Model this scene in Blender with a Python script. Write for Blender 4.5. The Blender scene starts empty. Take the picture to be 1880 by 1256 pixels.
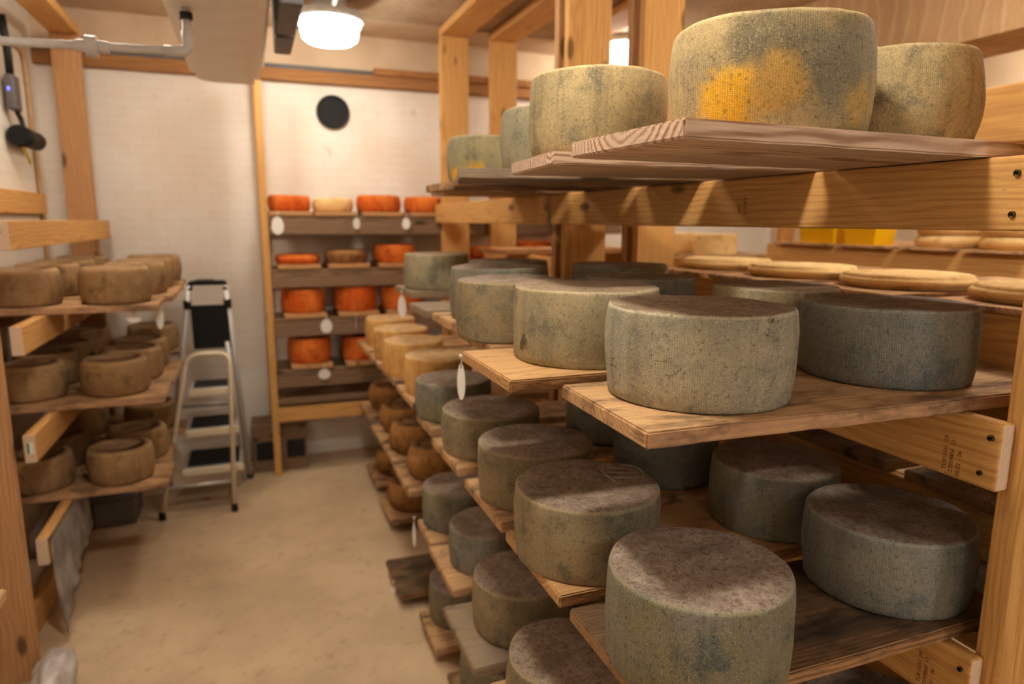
import bpy, bmesh, math, random
from mathutils import Vector, Matrix, noise as mnoise
random.seed(7)
scn = bpy.context.scene
COL = scn.collection
PI = math.pi

# ------------------------------------------------------------------ node helper
class NT:
    def __init__(s, name):
        s.m = bpy.data.materials.new(name); s.m.use_nodes = True
        s.t = s.m.node_tree; s.n = s.t.nodes
        s.b = s.n['Principled BSDF']; s.out = s.n['Material Output']
    def new(s, k, **kw):
        n = s.n.new('ShaderNode' + k)
        for a, v in kw.items(): setattr(n, a, v)
        return n
    def put(s, sock, v):
        if isinstance(v, bpy.types.NodeSocket): s.t.links.new(v, sock)
        elif v is not None:
            if isinstance(v, (tuple, list)) and len(v) == 3 and sock.type == 'RGBA': v = (*v, 1)
            sock.default_value = v
    def math(s, op, a, b=None, c=None, clamp=False):
        n = s.new('Math', operation=op); n.use_clamp = clamp
        for i, v in enumerate((a, b, c)):
            if v is not None: s.put(n.inputs[i], v)
        return n.outputs[0]
    def vmath(s, op, a, b=None):
        n = s.new('VectorMath', operation=op); s.put(n.inputs[0], a)
        if b is not None:
            if op == 'SCALE': s.put(n.inputs[3], b)
            else: s.put(n.inputs[1], b)
        return n.outputs['Value'] if op in ('LENGTH', 'DISTANCE', 'DOT_PRODUCT') else n.outputs[0]
    def noise(s, vec, scale, detail=4, rough=.55, dist=0):
        n = s.new('TexNoise'); s.put(n.inputs['Vector'], vec)
        n.inputs['Scale'].default_value = scale; n.inputs['Detail'].default_value = detail
        n.inputs['Roughness'].default_value = rough; n.inputs['Distortion'].default_value = dist
        return n.outputs[0]
    def voro(s, vec, scale, feature='F1', rnd=1.0):
        n = s.new('TexVoronoi', feature=feature); s.put(n.inputs['Vector'], vec)
        n.inputs['Scale'].default_value = scale; n.inputs['Randomness'].default_value = rnd
        return n.outputs['Distance']
    def ramp(s, v, lo, hi, a=0.0, b=1.0):
        n = s.new('MapRange'); n.interpolation_type = 'SMOOTHSTEP'
        s.put(n.inputs[0], v); n.inputs[1].default_value = lo; n.inputs[2].default_value = hi
        n.inputs[3].default_value = a; n.inputs[4].default_value = b
        return n.outputs[0]
    def mix(s, f, a, b, mode='MIX'):
        n = s.new('Mix', data_type='RGBA', blend_type=mode)
        s.put(n.inputs[0], f); s.put(n.inputs[6], a); s.put(n.inputs[7], b)
        return n.outputs[2]
    def sep(s, v):
        n = s.new('SeparateXYZ'); s.put(n.inputs[0], v); return n.outputs
    def comb(s, x, y, z):
        n = s.new('CombineXYZ')
        for i, v in enumerate((x, y, z)): s.put(n.inputs[i], v)
        return n.outputs[0]
    def coord(s):
        return s.new('TexCoord').outputs['Object']
    def rand(s):
        return s.new('ObjectInfo').outputs['Random']
    def normal(s):
        tc = s.new('TexCoord'); return tc.outputs['Normal']
    def bump(s, h, strength=.3, dist=.01, nrm=None):
        n = s.new('Bump'); n.inputs['Strength'].default_value = strength; n.inputs['Distance'].default_value = dist
        s.put(n.inputs['Height'], h)
        if nrm is not None: s.put(n.inputs['Normal'], nrm)
        return n.outputs[0]
    def done(s, col=None, rough=.7, bump=None, metal=0, spec=.3):
        if col is not None: s.put(s.b.inputs['Base Color'], col)
        s.put(s.b.inputs['Roughness'], rough)
        s.b.inputs['Metallic'].default_value = metal
        s.b.inputs['Specular IOR Level'].default_value = spec
        if bump is not None: s.put(s.b.inputs['Normal'], bump)
        return s.m

def S(r, g, b):      # sRGB 0..255 -> linear
    f = lambda c: (c / 255 / 12.92) if c / 255 <= .04045 else ((c / 255 + .055) / 1.055) ** 2.4
    return (f(r), f(g), f(b))

def plain(name, col, rough=.6, metal=0, spec=.4, var=.08, scale=30, bs=.08):
    t = NT(name); p = t.coord()
    n = t.noise(p, scale, 4)
    c = t.mix(t.ramp(n, .3, .7), tuple(x * (1 - var) for x in col), tuple(min(1, x * (1 + var)) for x in col))
    return t.done(c, rough, t.bump(n, bs, .004), metal, spec)

def wood(name, base, dark, axis=0, stain=None, stain_lo=.52, stain_hi=.75, ringf=900., ringk=.55, knots=True, topcol=None, topk=.7, grey=None, endcol=None, edgecol=None):
    t = NT(name); p = t.coord(); r = t.rand()
    x = t.sep(p)
    a, c1, c2 = (x[axis], x[(axis + 1) % 3], x[(axis + 2) % 3])
    off = t.math('MULTIPLY', r, 37.)
    a2 = t.math('ADD', a, off)
    o1 = t.math('ADD', t.math('MULTIPLY', t.math('FRACT', t.math('MULTIPLY', r, 13.7)), .16), .02)
    o2 = t.math('ADD', t.math('MULTIPLY', t.math('FRACT', t.math('MULTIPLY', r, 7.3)), -.12), -.03)
    d1 = t.math('ADD', c1, o1); d2 = t.math('ADD', c2, o2)
    rad = t.math('SQRT', t.math('ADD', t.math('MULTIPLY', d1, d1), t.math('MULTIPLY', d2, d2)))
    wv = t.comb(t.math('MULTIPLY', a2, 1.3), t.math('MULTIPLY', c1, 5.), t.math('MULTIPLY', c2, 5.))
    warp = t.noise(wv, 1.6, 2)
    ph = t.math('ADD', t.math('MULTIPLY', rad, ringf), t.math('MULTIPLY', warp, 26.))
    ring = t.math('POWER', t.math('ADD', t.math('MULTIPLY', t.math('SINE', ph), .5), .5), 2.2)
    gv = t.comb(t.math('MULTIPLY', a2, 4.), t.math('MULTIPLY', c1, 160.), t.math('MULTIPLY', c2, 160.))
    grain = t.noise(gv, 1.0, 3, .6)
    big = t.noise(t.comb(t.math('MULTIPLY', a2, 2.), t.math('MULTIPLY', c1, 9.), t.math('MULTIPLY', c2, 9.)), 1., 3)
    k = t.math('ADD', t.math('MULTIPLY', ring, ringk), t.math('MULTIPLY', t.ramp(grain, .35, .7), .38), clamp=True)
    col = t.mix(k, base, dark)
    col = t.mix(t.ramp(big, .35, .75, 0, .35), col, tuple(v * .72 for v in base))
    if grey is not None:
        col = t.mix(t.ramp(t.noise(t.comb(t.math('MULTIPLY', a2, 3.), t.math('MULTIPLY', c1, 8.), t.math('MULTIPLY', c2, 8.)), 1.3, 5), .4, .7, 0, .7), col, grey)
    if knots:
        kv = t.comb(t.math('MULTIPLY', a2, 2.6), t.math('MULTIPLY', c1, 7.), t.math('MULTIPLY', c2, 7.))
        kn = t.ramp(t.voro(kv, 1.), .08, .17, 1, 0)
        col = t.mix(t.math('MULTIPLY', kn, .75), col, tuple(v * .28 for v in dark))
    nz = t.sep(t.normal())[2]
    if topcol is not None:
        up = t.ramp(nz, .6, .9)
        tn = t.noise(t.comb(t.math('MULTIPLY', a2, 3.), t.math('MULTIPLY', c1, 14.), t.math('MULTIPLY', c2, 14.)), 1., 5, .65)
        col = t.mix(t.math('MULTIPLY', up, t.ramp(tn, .3, .62, topk * .35, topk)), col, topcol)
    if endcol is not None:
        ax = t.math('ABSOLUTE', t.sep(t.normal())[axis])
        col = t.mix(t.ramp(ax, .7, .9, 0, .6), col, endcol)
    if edgecol is not None:
        ay = t.math('ABSOLUTE', t.sep(t.normal())[1])
        en = t.noise(t.comb(t.math('MULTIPLY', a2, 14.), t.math('MULTIPLY', c1, 60.), t.math('MULTIPLY', c2, 90.)), 1., 5, .7)
        col = t.mix(t.math('MULTIPLY', t.ramp(ay, .5, .8), t.ramp(en, .3, .62, .35, .95)), col, edgecol)
    if stain is not None:
        sn = t.noise(t.comb(t.math('MULTIPLY', a2, 2.2), t.math('MULTIPLY', c1, 5.), t.math('MULTIPLY', c2, 5.)), 2.2, 5, .7)
        col = t.mix(t.ramp(sn, stain_lo, stain_hi, 0, .8), col, stain)
    sp = t.noise(t.comb(t.math('MULTIPLY', a2, 60.), t.math('MULTIPLY', c1, 220.), t.math('MULTIPLY', c2, 220.)), 1., 2)
    col = t.mix(t.ramp(sp, .66, .8, 0, .35), col, tuple(v * .3 for v in dark))
    return t.done(col, .72, t.bump(grain, .35, .0025), 0, .25)

def cheese(name, A, B, C, top, topB=None, weave=1.0, speck=.42, patches=None, cracks=0., lump=.3, rim=.25, streak=.3, topstart=.75):
    """A,B large patches on the rind; C mould blotches; top colour of the upper face"""
    t = NT(name); p = t.coord(); r = t.rand()
    pn = t.vmath('ADD', p, t.comb(t.math('MULTIPLY', r, 31.), t.math('MULTIPLY', r, 17.), t.math('MULTIPLY', r, 53.)))
    xs = t.sep(p)
    big = t.noise(pn, 5.0, 4, .62)
    col = t.mix(t.ramp(big, .36, .62), A, B)
    blot = t.noise(pn, 11., 4, .7)
    col = t.mix(t.ramp(blot, .5, .7, 0, .85), col, C)
    sv = t.vmath('MULTIPLY', pn, (26., 26., 2.2))
    st = t.noise(sv, 1., 2, .6)
    col = t.mix(t.ramp(st, .5, .75, 0, streak), col, tuple(v * .5 for v in C))
    if patches:
        for (px, py, pz, rad, pc, kk) in patches:
            w = t.vmath('ADD', p, t.vmath('SCALE', t.vmath('SUBTRACT', t.noise_col(pn, 26.), (.5, .5, .5)), .085))
            d = t.vmath('DISTANCE', w, (px, py, pz))
            col = t.mix(t.math('MULTIPLY', t.ramp(d, rad * .45, rad * 1.08, 1, 0), kk), col, pc)
    nz = t.sep(t.normal())[2]
    topm = t.ramp(nz, topstart, .97)
    tn = t.noise(pn, 17., 4, .72)
    tcol = t.mix(t.ramp(tn, .35, .68), top, topB or tuple(v * 1.5 for v in top))
    fv = t.noise(pn, 70., 3, .7)
    tcol = t.mix(t.ramp(fv, .46, .68, 0, .68), tcol, tuple(v * .40 for v in top))
    tcol = t.mix(t.ramp(t.noise(pn, 9., 4, .6), .5, .68, 0, .38), tcol, tuple(v * .5 for v in top))
    rim_hi = t.math('MULTIPLY', t.ramp(nz, .12, .5), t.ramp(nz, .72, .96, 1, 0))  # pale rim highlight painted into the colour of the top edge
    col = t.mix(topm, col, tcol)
    col = t.mix(t.math('MULTIPLY', rim_hi, rim), col, tuple(min(1, v * 1.9 + .03) for v in B))
    # speckle
    s1 = t.noise(pn, 300., 2, .75); s2 = t.noise(pn, 130., 3, .75)
    col = t.mix(t.ramp(s1, .53, .68, 0, speck), col, tuple(min(1, v * 2.0 + .06) for v in A))
    s3 = t.noise(pn, 560., 1, .75)
    col = t.mix(t.ramp(s3, .54, .66, 0, speck * .9), col, tuple(v * .35 for v in C))
    col = t.mix(t.ramp(s2, .53, .70, 0, speck * 1.25), col, tuple(v * .22 for v in C))
    # cloth weave
    th = t.math('ARCTAN2', xs[1], xs[0])
    wu = t.math('SINE', t.math('MULTIPLY', th, 270.)); wz = t.math('SINE', t.math('MULTIPLY', xs[2], 1750.))
    wx = t.math('SINE', t.math('MULTIPLY', xs[0], 1500.)); wy = t.math('SINE', t.math('MULTIPLY', xs[1], 1500.))
    side = t.math('ADD', t.math('MULTIPLY', wu, .62), t.math('MULTIPLY', wz, .38))
    tw = t.math('MULTIPLY', t.math('ADD', wx, wy), .35)
    mn = t.new('Mix', data_type='FLOAT'); t.put(mn.inputs[0], topm); t.put(mn.inputs[2], side); t.put(mn.inputs[3], tw)
    wv = mn.outputs[0]
    wm = t.ramp(t.noise(pn, 7., 3), .3, .6, .35, 1.)
    wk = t.math('MULTIPLY', t.math('MULTIPLY', wv, wm), weave)
    if weave > 0:
        col = t.mix(t.ramp(wk, -.9, -.1, .42, 0), col, tuple(v * .25 for v in C))
    h = t.math('ADD', t.math('MULTIPLY', wk, .30), t.math('MULTIPLY', s2, 1.2))
    h = t.math('ADD', h, t.math('MULTIPLY', t.noise(pn, 28., 2), 1.6 * lump))
    if cracks > 0:
        cv = t.vmath('ADD', t.vmath('MULTIPLY', pn, (1, 1, 1.7)), t.vmath('SCALE', t.noise_col(pn, 30.), .075))
        ve = t.voro(cv, 11., 'DISTANCE_TO_EDGE')
        msk = t.ramp(t.noise(t.vmath('ADD', pn, (3.1, 8.2, 1.7)), 15., 2), .55, .62)
        cr = t.math('MULTIPLY', t.math('MULTIPLY', t.ramp(ve, .004, .016, 1, 0), msk), t.ramp(nz, .3, .5, 1, 0))
        col = t.mix(t.math('MULTIPLY', cr, cracks), col, S(34, 34, 30))
        h = t.math('SUBTRACT', h, t.math('MULTIPLY', cr, 3.))
    return t.done(col, .85, t.bump(h, .55, .0016), 0, .15)
def _noise_col(s, vec, scale):
    n = s.new('TexNoise'); s.put(n.inputs['Vector'], vec); n.inputs['Scale'].default_value = scale
    n.inputs['Detail'].default_value = 3
    return n.outputs['Color']
NT.noise_col = _noise_col

# ------------------------------------------------------------------ materials
M = {}
pine, pined = S(222, 174, 108), S(164, 108, 52)
PK = dict(ringf=420., ringk=.30, endcol=S(226, 212, 198))
M['pine_x'] = wood('pine_x', pine, pined, 0, **PK)
M['pine_y'] = wood('pine_y', pine, pined, 1, **PK)
M['pine_z'] = wood('pine_z', pine, pined, 2, **PK)
M['ledger'] = wood('ledger_wood', S(178, 130, 82), S(120, 78, 42), 0, ringf=420., ringk=.3)
M['board_pink'] = wood('shelf_board_pinkish', S(232, 206, 182), S(146, 102, 68), 0, ringf=420., ringk=.8, topcol=S(206, 166, 120), topk=.5, knots=False, grey=S(204, 176, 152))
M['pine_z_brown'] = wood('pine_z_brown', S(200, 154, 108), S(140, 96, 58), 2, **PK)
M['board'] = wood('shelf_board_wood', S(214, 174, 128), S(144, 102, 66), 0, edgecol=S(184, 144, 114), stain=S(70, 52, 38), stain_lo=.44, stain_hi=.68, ringf=520, ringk=.42, topcol=S(196, 158, 112), topk=.5)
M['board_bark'] = wood('shelf_board_bark_edge', S(214, 170, 118), S(144, 96, 54), 0, stain=S(70, 52, 38), stain_lo=.54, stain_hi=.8, ringf=520, ringk=.5, topcol=S(204, 164, 114), topk=.5, edgecol=S(104, 66, 40))
M['board_old'] = wood('shelf_board_weathered', S(176, 136, 96), S(112, 78, 48), 0, stain=S(52, 44, 36), stain_lo=.46, stain_hi=.66, ringf=700, ringk=.6, topcol=S(78, 66, 50), topk=.85)
M['board_grey'] = wood('shelf_board_greyed', S(170, 146, 118), S(112, 88, 64), 0, stain=S(64, 56, 50), grey=S(140, 128, 116), ringf=700, topcol=S(150, 132, 108), topk=.6)
M['board_y'] = wood('shelf_board_along', S(214, 168, 118), S(150, 100, 58), 1, stain=S(90, 66, 46), stain_lo=.6, stain_hi=.85)
M['rough_beam'] = wood('rough_beam', S(190, 136, 86), S(120, 74, 40), 0, stain=S(70, 44, 28), stain_lo=.5, stain_hi=.7)

grA, grB, grC = S(141, 135, 125), S(163, 153, 135), S(107, 108, 105)
tp, tpB = S(146, 126, 110), S(180, 160, 142)
M['ch_grey'] = cheese('cheese_rind_grey', grA, S(138, 130, 100), S(96, 102, 98), tp, tpB)
M['ch_olive'] = cheese('cheese_rind_olive', S(158, 150, 124), S(182, 168, 134), S(120, 118, 102), S(146, 124, 102), S(176, 152, 128), cracks=.0)
M['ch_chip'] = cheese('cheese_rind_chipped', S(158, 148, 120), S(182, 164, 128), S(120, 114, 96), S(146, 124, 102), S(176, 152, 128), patches=[(-.191, -.037, .062, .026, S(84, 72, 52), .85), (-.193, -.025, .045, .016, S(76, 66, 48), .8)])
M['ch_crack'] = cheese('cheese_rind_cracked', S(160, 154, 134), S(186, 174, 146), S(126, 124, 114), S(144, 120, 98), S(174, 150, 124), cracks=.75)
M['ch_blue'] = cheese('cheese_rind_blue', S(134, 136, 130), S(154, 150, 138), S(104, 112, 113), S(140, 124, 110), S(172, 154, 138))
M['ch_brown'] = cheese('cheese_rind_brown', S(138, 126, 100), S(162, 144, 112), S(104, 100, 86), S(144, 124, 108), S(176, 156, 138))
yel = S(232, 178, 40)
M['ch_patch'] = cheese('cheese_rind_yellow_patch', S(168, 150, 114), S(190, 168, 122), S(112, 108, 94), S(120, 100, 76),
    patches=[(-.125, -.143, .15, .085, S(104, 98, 80), .75), (-.02, -.189, .10, .10, S(128, 126, 112), .75), (.07, -.175, .15, .07, S(150, 146, 130), .7),
             (-.107, -.157, .075, .07, S(214, 170, 84), .75), (-.166, -.092, .055, .066, yel, .95), (.05, -.183, .05, .05, S(206, 168, 92), .7)])
M['ch_gold'] = cheese('cheese_rind_golden', S(172, 154, 116), S(192, 170, 124), S(122, 116, 98), S(120, 100, 76), streak=.45)
M['ch_patch_small'] = cheese('cheese_rind_small_patch', S(150, 144, 116), S(172, 160, 120), S(112, 112, 96), S(120, 100, 76),
    patches=[(-.10, -.15, .03, .07, yel, .9), (-.165, -.07, .03, .05, yel, .8)], weave=.3)
M['ch_tan'] = cheese('cheese_rind_tan', S(206, 158, 96), S(226, 178, 112), S(176, 126, 70), S(200, 164, 118), S(216, 182, 138), weave=.3, speck=.2, lump=.2, rim=.1)
M['ch_rough'] = cheese('cheese_rind_rough', S(150, 106, 60), S(172, 126, 74), S(100, 70, 42), S(128, 96, 62), S(154, 118, 80), weave=.0, speck=.4, lump=1.6, streak=.5)
M['ch_left'] = cheese('cheese_rind_brown_natural', S(142, 112, 78), S(166, 134, 94), S(104, 84, 60), S(158, 128, 96), S(180, 150, 114), weave=.25, speck=.35, lump=.5, rim=.2)
M['ch_pale'] = cheese('cheese_rind_pale', S(226, 186, 124), S(238, 204, 146), S(196, 150, 92), S(232, 196, 138), S(240, 212, 160), weave=.0, speck=.12, lump=.2, rim=.1, streak=.1)
M['ch_yellow'] = cheese('cheese_rind_yellow', S(238, 186, 60), S(244, 204, 90), S(210, 150, 40), S(240, 196, 80), S(246, 212, 110), weave=.0, speck=.1, lump=.2, rim=.1, streak=.1)
M['ch_orange'] = cheese('cheese_rind_orange', S(206, 96, 34), S(222, 126, 54), S(164, 64, 24), S(186, 88, 36), S(214, 122, 58), weave=.0, speck=.12, lump=.4, rim=.1, streak=.3)
M['ch_darkwheel'] = cheese('cheese_rind_dark_brown', S(138, 96, 58), S(156, 112, 68), S(100, 66, 40), S(130, 96, 66), weave=.0, speck=.2, lump=.5)

M['white'] = plain('white_enamel', S(226, 222, 214), .45)
M['pvc'] = plain('white_plastic_pipe', S(206, 202, 200), .4, var=.05)
M['housing'] = plain('cream_housing_paint', S(240, 232, 224), .42, var=.04, scale=6)
M['dark'] = plain('dark_grey_metal', S(96, 92, 92), .5, 0, .4)
M['black'] = plain('black_plastic', S(22, 22, 23), .5)
M['charcoal'] = plain('charcoal_tread', S(34, 34, 35), .8, scale=200, bs=.4)
M['alu'] = plain('brushed_silver', S(206, 204, 200), .38, .35, .5, var=.04)
M['cream_tube'] = plain('cream_painted_tube', S(226, 212, 186), .4, 0, .5, var=.03)
M['red'] = plain('red_label', S(190, 40, 34), .5)
M['rubber'] = plain('black_rubber', S(26, 25, 24), .85)
M['screw'] = plain('green_coated_screw', S(62, 78, 66), .4, .7, .5)
M['screw_in'] = plain('screw_recess', S(18, 20, 18), .6)
M['ink'] = plain('stamp_ink', S(104, 68, 36), .9, spec=.05)
M['tag'] = plain('white_tag_card', S(234, 230, 222), .6, var=.03)
M['cord'] = plain('tag_cord', S(196, 186, 166), .8)
M['chalk'] = plain('chalk', S(168, 154, 142), .95)
M['green'] = plain('green_print', S(60, 140, 84), .6)
M['tub_yellow'] = plain('yellow_plastic', S(250, 200, 10), .4, var=.03)
M['crate'] = plain('grey_plastic_crate', S(104, 98, 92), .6)
M['cabinet'] = wood('brown_grey_wood', S(150, 122, 96), S(104, 82, 62), 0, ringf=500)
M['conduit'] = plain('painted_conduit', S(196, 160, 120), .5)
M['yellow_wire'] = plain('yellow_wire', S(200, 176, 60), .5)
M['blue_led'] = plain('blue_led', S(60, 70, 255), .3)
b = M['blue_led'].node_tree.nodes['Principled BSDF']; b.inputs['Emission Color'].default_value = (.08, .1, 1, 1); b.inputs['Emission Strength'].default_value = 6
M['fixture'] = plain('fixture_pan', S(190, 184, 176), .5)
t = NT('frosted_plastic'); p = t.coord()
M['frost'] = t.done(t.mix(t.ramp(t.noise(p, 9., 5), .3, .7), S(170, 162, 154), S(222, 216, 208)), .35, t.bump(t.noise(p, 14., 5), .5, .02), 0, .5)
LC = (1., .93, .82)
def dome_mat(name, k, col):
    t = NT(name); t.done(S(255, 246, 230), .4)
    t.b.inputs['Emission Color'].default_value = (*col, 1); t.b.inputs['Emission Strength'].default_value = k
    return t.m

# setting materials
t = NT('painted_brick'); p = t.coord(); x = t.sep(p)
uv = t.comb(t.math('ADD', x[0], x[1]), x[2], 0.)
br = t.new('TexBrick'); t.put(br.inputs['Vector'], uv); br.inputs['Scale'].default_value = 1.0
br.inputs['Brick Width'].default_value = .21; br.inputs['Row Height'].default_value = .066; br.inputs['Mortar Size'].default_value = .006
br.inputs['Mortar Smooth'].default_value = .6
br.inputs['Color1'].default_value = (1, 1, 1, 1); br.inputs['Color2'].default_value = (.94, .94, .94, 1); br.inputs['Mortar'].default_value = (.72, .72, .72, 1)
wc = t.mix(t.ramp(t.noise(p, 2.4, 5), .3, .7), S(238, 232, 222), S(230, 218, 202))
wc = t.mix(1., wc, t.mix(.22, (1, 1, 1), br.outputs[0]), 'MULTIPLY')
chips = t.ramp(t.noise(p, 9., 3), .70, .76)
wc = t.mix(t.math('MULTIPLY', chips, .35), wc, S(170, 140, 112))
hh = t.math('ADD', br.outputs[0] if False else t.math('MULTIPLY', br.outputs['Fac'], -1.), t.math('MULTIPLY', t.noise(p, 40., 4), .5))
M['brick'] = t.done(wc, .62, t.bump(hh, .25, .004), 0, .3)

t = NT('concrete_floor'); p = t.coord()
n1 = t.noise(p, 1.6, 7, .62); n2 = t.noise(p, 11., 7, .7)
c = t.mix(t.ramp(n1, .34, .66), S(190, 166, 134), S(214, 188, 152))
c = t.mix(t.ramp(n2, .52, .72, 0, .5), c, S(150, 126, 98))
c = t.mix(t.ramp(t.noise(p, 5.3, 3), .70, .75, 0, .5), c, S(206, 186, 160))
c = t.mix(t.ramp(t.noise(p, 90., 3), .6, .75, 0, .3), c, S(110, 90, 70))
M['floor'] = t.done(c, .62, t.bump(t.math('ADD', n2, t.noise(p, 60., 4)), .25, .004), 0, .35)

t = NT('textured_ceiling'); p = t.coord()
n2 = t.noise(t.vmath('MULTIPLY', p, (1, 1.6, 1)), 34., 5, .7); n3 = t.noise(p, 3., 4)
c = t.mix(t.ramp(n3, .3, .7), S(204, 184, 158), S(186, 162, 134))
c = t.mix(t.ramp(n2, .45, .7, 0, .6), c, S(140, 116, 92))
M['ceiling'] = t.done(c, .9, t.bump(n2, .9, .012), 0, .1)
t = NT('smooth_ceiling'); p = t.coord()
M['ceil_smooth'] = t.done(t.mix(t.ramp(t.noise(p, 3., 5), .3, .7), S(214, 192, 164), S(200, 176, 148)), .8, t.bump(t.noise(p, 60., 3), .1, .004), 0, .2)
t = NT('ribbed_concrete'); p = t.coord(); x = t.sep(p)
rb = t.math('POWER', t.math('ABSOLUTE', t.math('SINE', t.math('ADD', t.math('MULTIPLY', x[1], 30.), t.math('MULTIPLY', t.noise(p, 3., 2), 4.0)))), 14.)
c = t.mix(t.ramp(t.noise(t.vmath('MULTIPLY', p, (1, 1, .35)), 7., 6, .65), .3, .7), S(196, 162, 122), S(176, 142, 106))
c = t.mix(t.math('MULTIPLY', rb, .28), c, S(220, 190, 152))
M['ribbed'] = t.done(c, .85, t.bump(t.math('ADD', rb, t.noise(p, 40., 4)), .4, .01), 0, .15)

# ------------------------------------------------------------------ mesh helpers
def link(name, bm, mat, parent=None, loc=(0, 0, 0), smooth=False, rot=None):
    me = bpy.data.meshes.new(name); bm.to_mesh(me); bm.free()
    if smooth:
        for f in me.polygons: f.use_smooth = True
    me.materials.append(mat)
    o = bpy.data.objects.new(name, me); COL.objects.link(o); o.location = loc
    if rot: o.rotation_euler = rot
    if parent: o.parent = parent
    return o
def tag(o, label, cat, group=None):
    o['label'] = label; o['category'] = cat
    if group: o['group'] = group
    return o
def empty(name, label, cat, loc=(0, 0, 0), rz=0, group=None):
    o = bpy.data.objects.new(name, None); COL.objects.link(o); o.empty_display_size = .05
    o.location = loc; o.rotation_euler = (0, 0, rz)
    return tag(o, label, cat, group)
def struct(name, bm, mat, smooth=False):
    o = link(name, bm, mat, smooth=smooth); o['kind'] = 'structure'; return o
def box_bm(dx, dy, dz, bev=.004, seg=2, bm=None, c=(0, 0, 0)):
    tmp = bmesh.new(); bmesh.ops.create_cube(tmp, size=1)
    for v in tmp.verts: v.co = Vector((v.co.x * dx, v.co.y * dy, v.co.z * dz))
    if bev: bmesh.ops.bevel(tmp, geom=tmp.edges[:], offset=min(bev, dx * .3, dy * .3, dz * .3), segments=seg, affect='EDGES', profile=.5)
    for v in tmp.verts: v.co += Vector(c)
    if bm is None: return tmp
    me = bpy.data.meshes.new('t'); tmp.to_mesh(me); tmp.free(); bm.from_mesh(me); bpy.data.meshes.remove(me)
    return bm
def lathe_bm(prof, n=48, bm=None, c=(0, 0, 0), axis='Z'):
    bm = bm or bmesh.new(); rings = []
    rot = {'Z': Matrix.Identity(3), 'Y': Matrix.Rotation(PI / 2, 3, 'X'), 'X': Matrix.Rotation(PI / 2, 3, 'Y')}[axis]
    C = Vector(c)
    for r, z in prof:
        if r < 1e-6: rings.append([bm.verts.new(C + rot @ Vector((0, 0, z)))])
        else: rings.append([bm.verts.new(C + rot @ Vector((r * math.cos(2 * PI * i / n), r * math.sin(2 * PI * i / n), z))) for i in range(n)])
    for a, b2 in zip(rings, rings[1:]):
        if len(a) == 1 and len(b2) == 1: continue
        for i in range(n):
            j = (i + 1) % n
            if len(a) == 1: bm.faces.new((a[0], b2[j], b2[i]))
            elif len(b2) == 1: bm.faces.new((a[i], a[j], b2[0]))
            else: bm.faces.new((a[i], a[j], b2[j], b2[i]))
    bmesh.ops.recalc_face_normals(bm, faces=bm.faces[:])
    return bm
def fillet(pts, r, n=6):
    out = [Vector(pts[0])]
    for a, b2, c in zip(pts, pts[1:], pts[2:]):
        a, b2, c = Vector(a), Vector(b2), Vector(c)
        u = (a - b2).normalized(); w = (c - b2).normalized()
        d = min(r, (a - b2).length * .45, (c - b2).length * .45)
        p0, p1 = b2 + u * d, b2 + w * d
        for k in range(n + 1):
            s = k / n; out.append(p0 * (1 - s) ** 2 + b2 * 2 * s * (1 - s) + p1 * s * s)
    out.append(Vector(pts[-1])); return out
def tube_bm(pts, r, n=12, bm=None, caps=True, sx=1.0):
    bm = bm or bmesh.new(); pts = [Vector(p) for p in pts]; rings = []
    up = None
    for i, p in enumerate(pts):
        d = (pts[min(i + 1, len(pts) - 1)] - pts[max(i - 1, 0)]).normalized()
        if up is None:
            up = Vector((0, 0, 1)) if abs(d.z) < .9 else Vector((0, 1, 0))
        s = d.cross(up).normalized(); up = s.cross(d).normalized()
        rings.append([bm.verts.new(p + (s * math.cos(2 * PI * k / n) * sx + up * math.sin(2 * PI * k / n)) * r) for k in range(n)])
    for a, b2 in zip(rings, rings[1:]):
        for i in range(n):
            j = (i + 1) % n; bm.faces.new((a[i], a[j], b2[j], b2[i]))
    if caps:
        bm.faces.new(rings[0][::-1]); bm.faces.new(rings[-1])
    bmesh.ops.recalc_face_normals(bm, faces=bm.faces[:])
    return bm

def bx(name, x0, x1, y0, y1, z0, z1, mat, parent=None, bev=.004, seg=2):
    """axis aligned timber between two corners; origin at its centre"""
    base = parent.matrix_basis.translation if parent else Vector((0, 0, 0))
    o = link(name, box_bm(x1 - x0, y1 - y0, z1 - z0, bev, seg), mat, parent)
    o.location = Vector(((x0 + x1) / 2, (y0 + y1) / 2, (z0 + z1) / 2)) - base
    return o

# ------------------------------------------------------------------ camera
f, cx, cy = 1258., 940., 628.
H = 1.92
v1 = Vector((457 - cx, 404 - cy, f)).normalized()
v2 = Vector((4350 - cx, 425 - cy, f)); v2 = (v2 - v1 * v2.dot(v1)).normalized()
v3 = v2.cross(v1)
if v3.y > 0: v3 = -v3
R = Matrix((v2, v1, v3))                       # camera (x right, y down, z forward) -> world
cam = bpy.data.cameras.new('camera'); co = bpy.data.objects.new('camera', cam); COL.objects.link(co)
rx, ry, rz = R @ Vector((1, 0, 0)), -(R @ Vector((0, 1, 0))), -(R @ Vector((0, 0, 1)))
mw = Matrix((rx, ry, rz)).transposed().to_4x4(); mw.translation = Vector((0, 0, H))
co.matrix_world = mw
cam.sensor_width = 36; cam.lens = f / 1880 * 36
cam.clip_start = .05
cam.dof.use_dof = True; cam.dof.focus_distance = 1.32; cam.dof.aperture_fstop = 2.4
scn.camera = co

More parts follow.
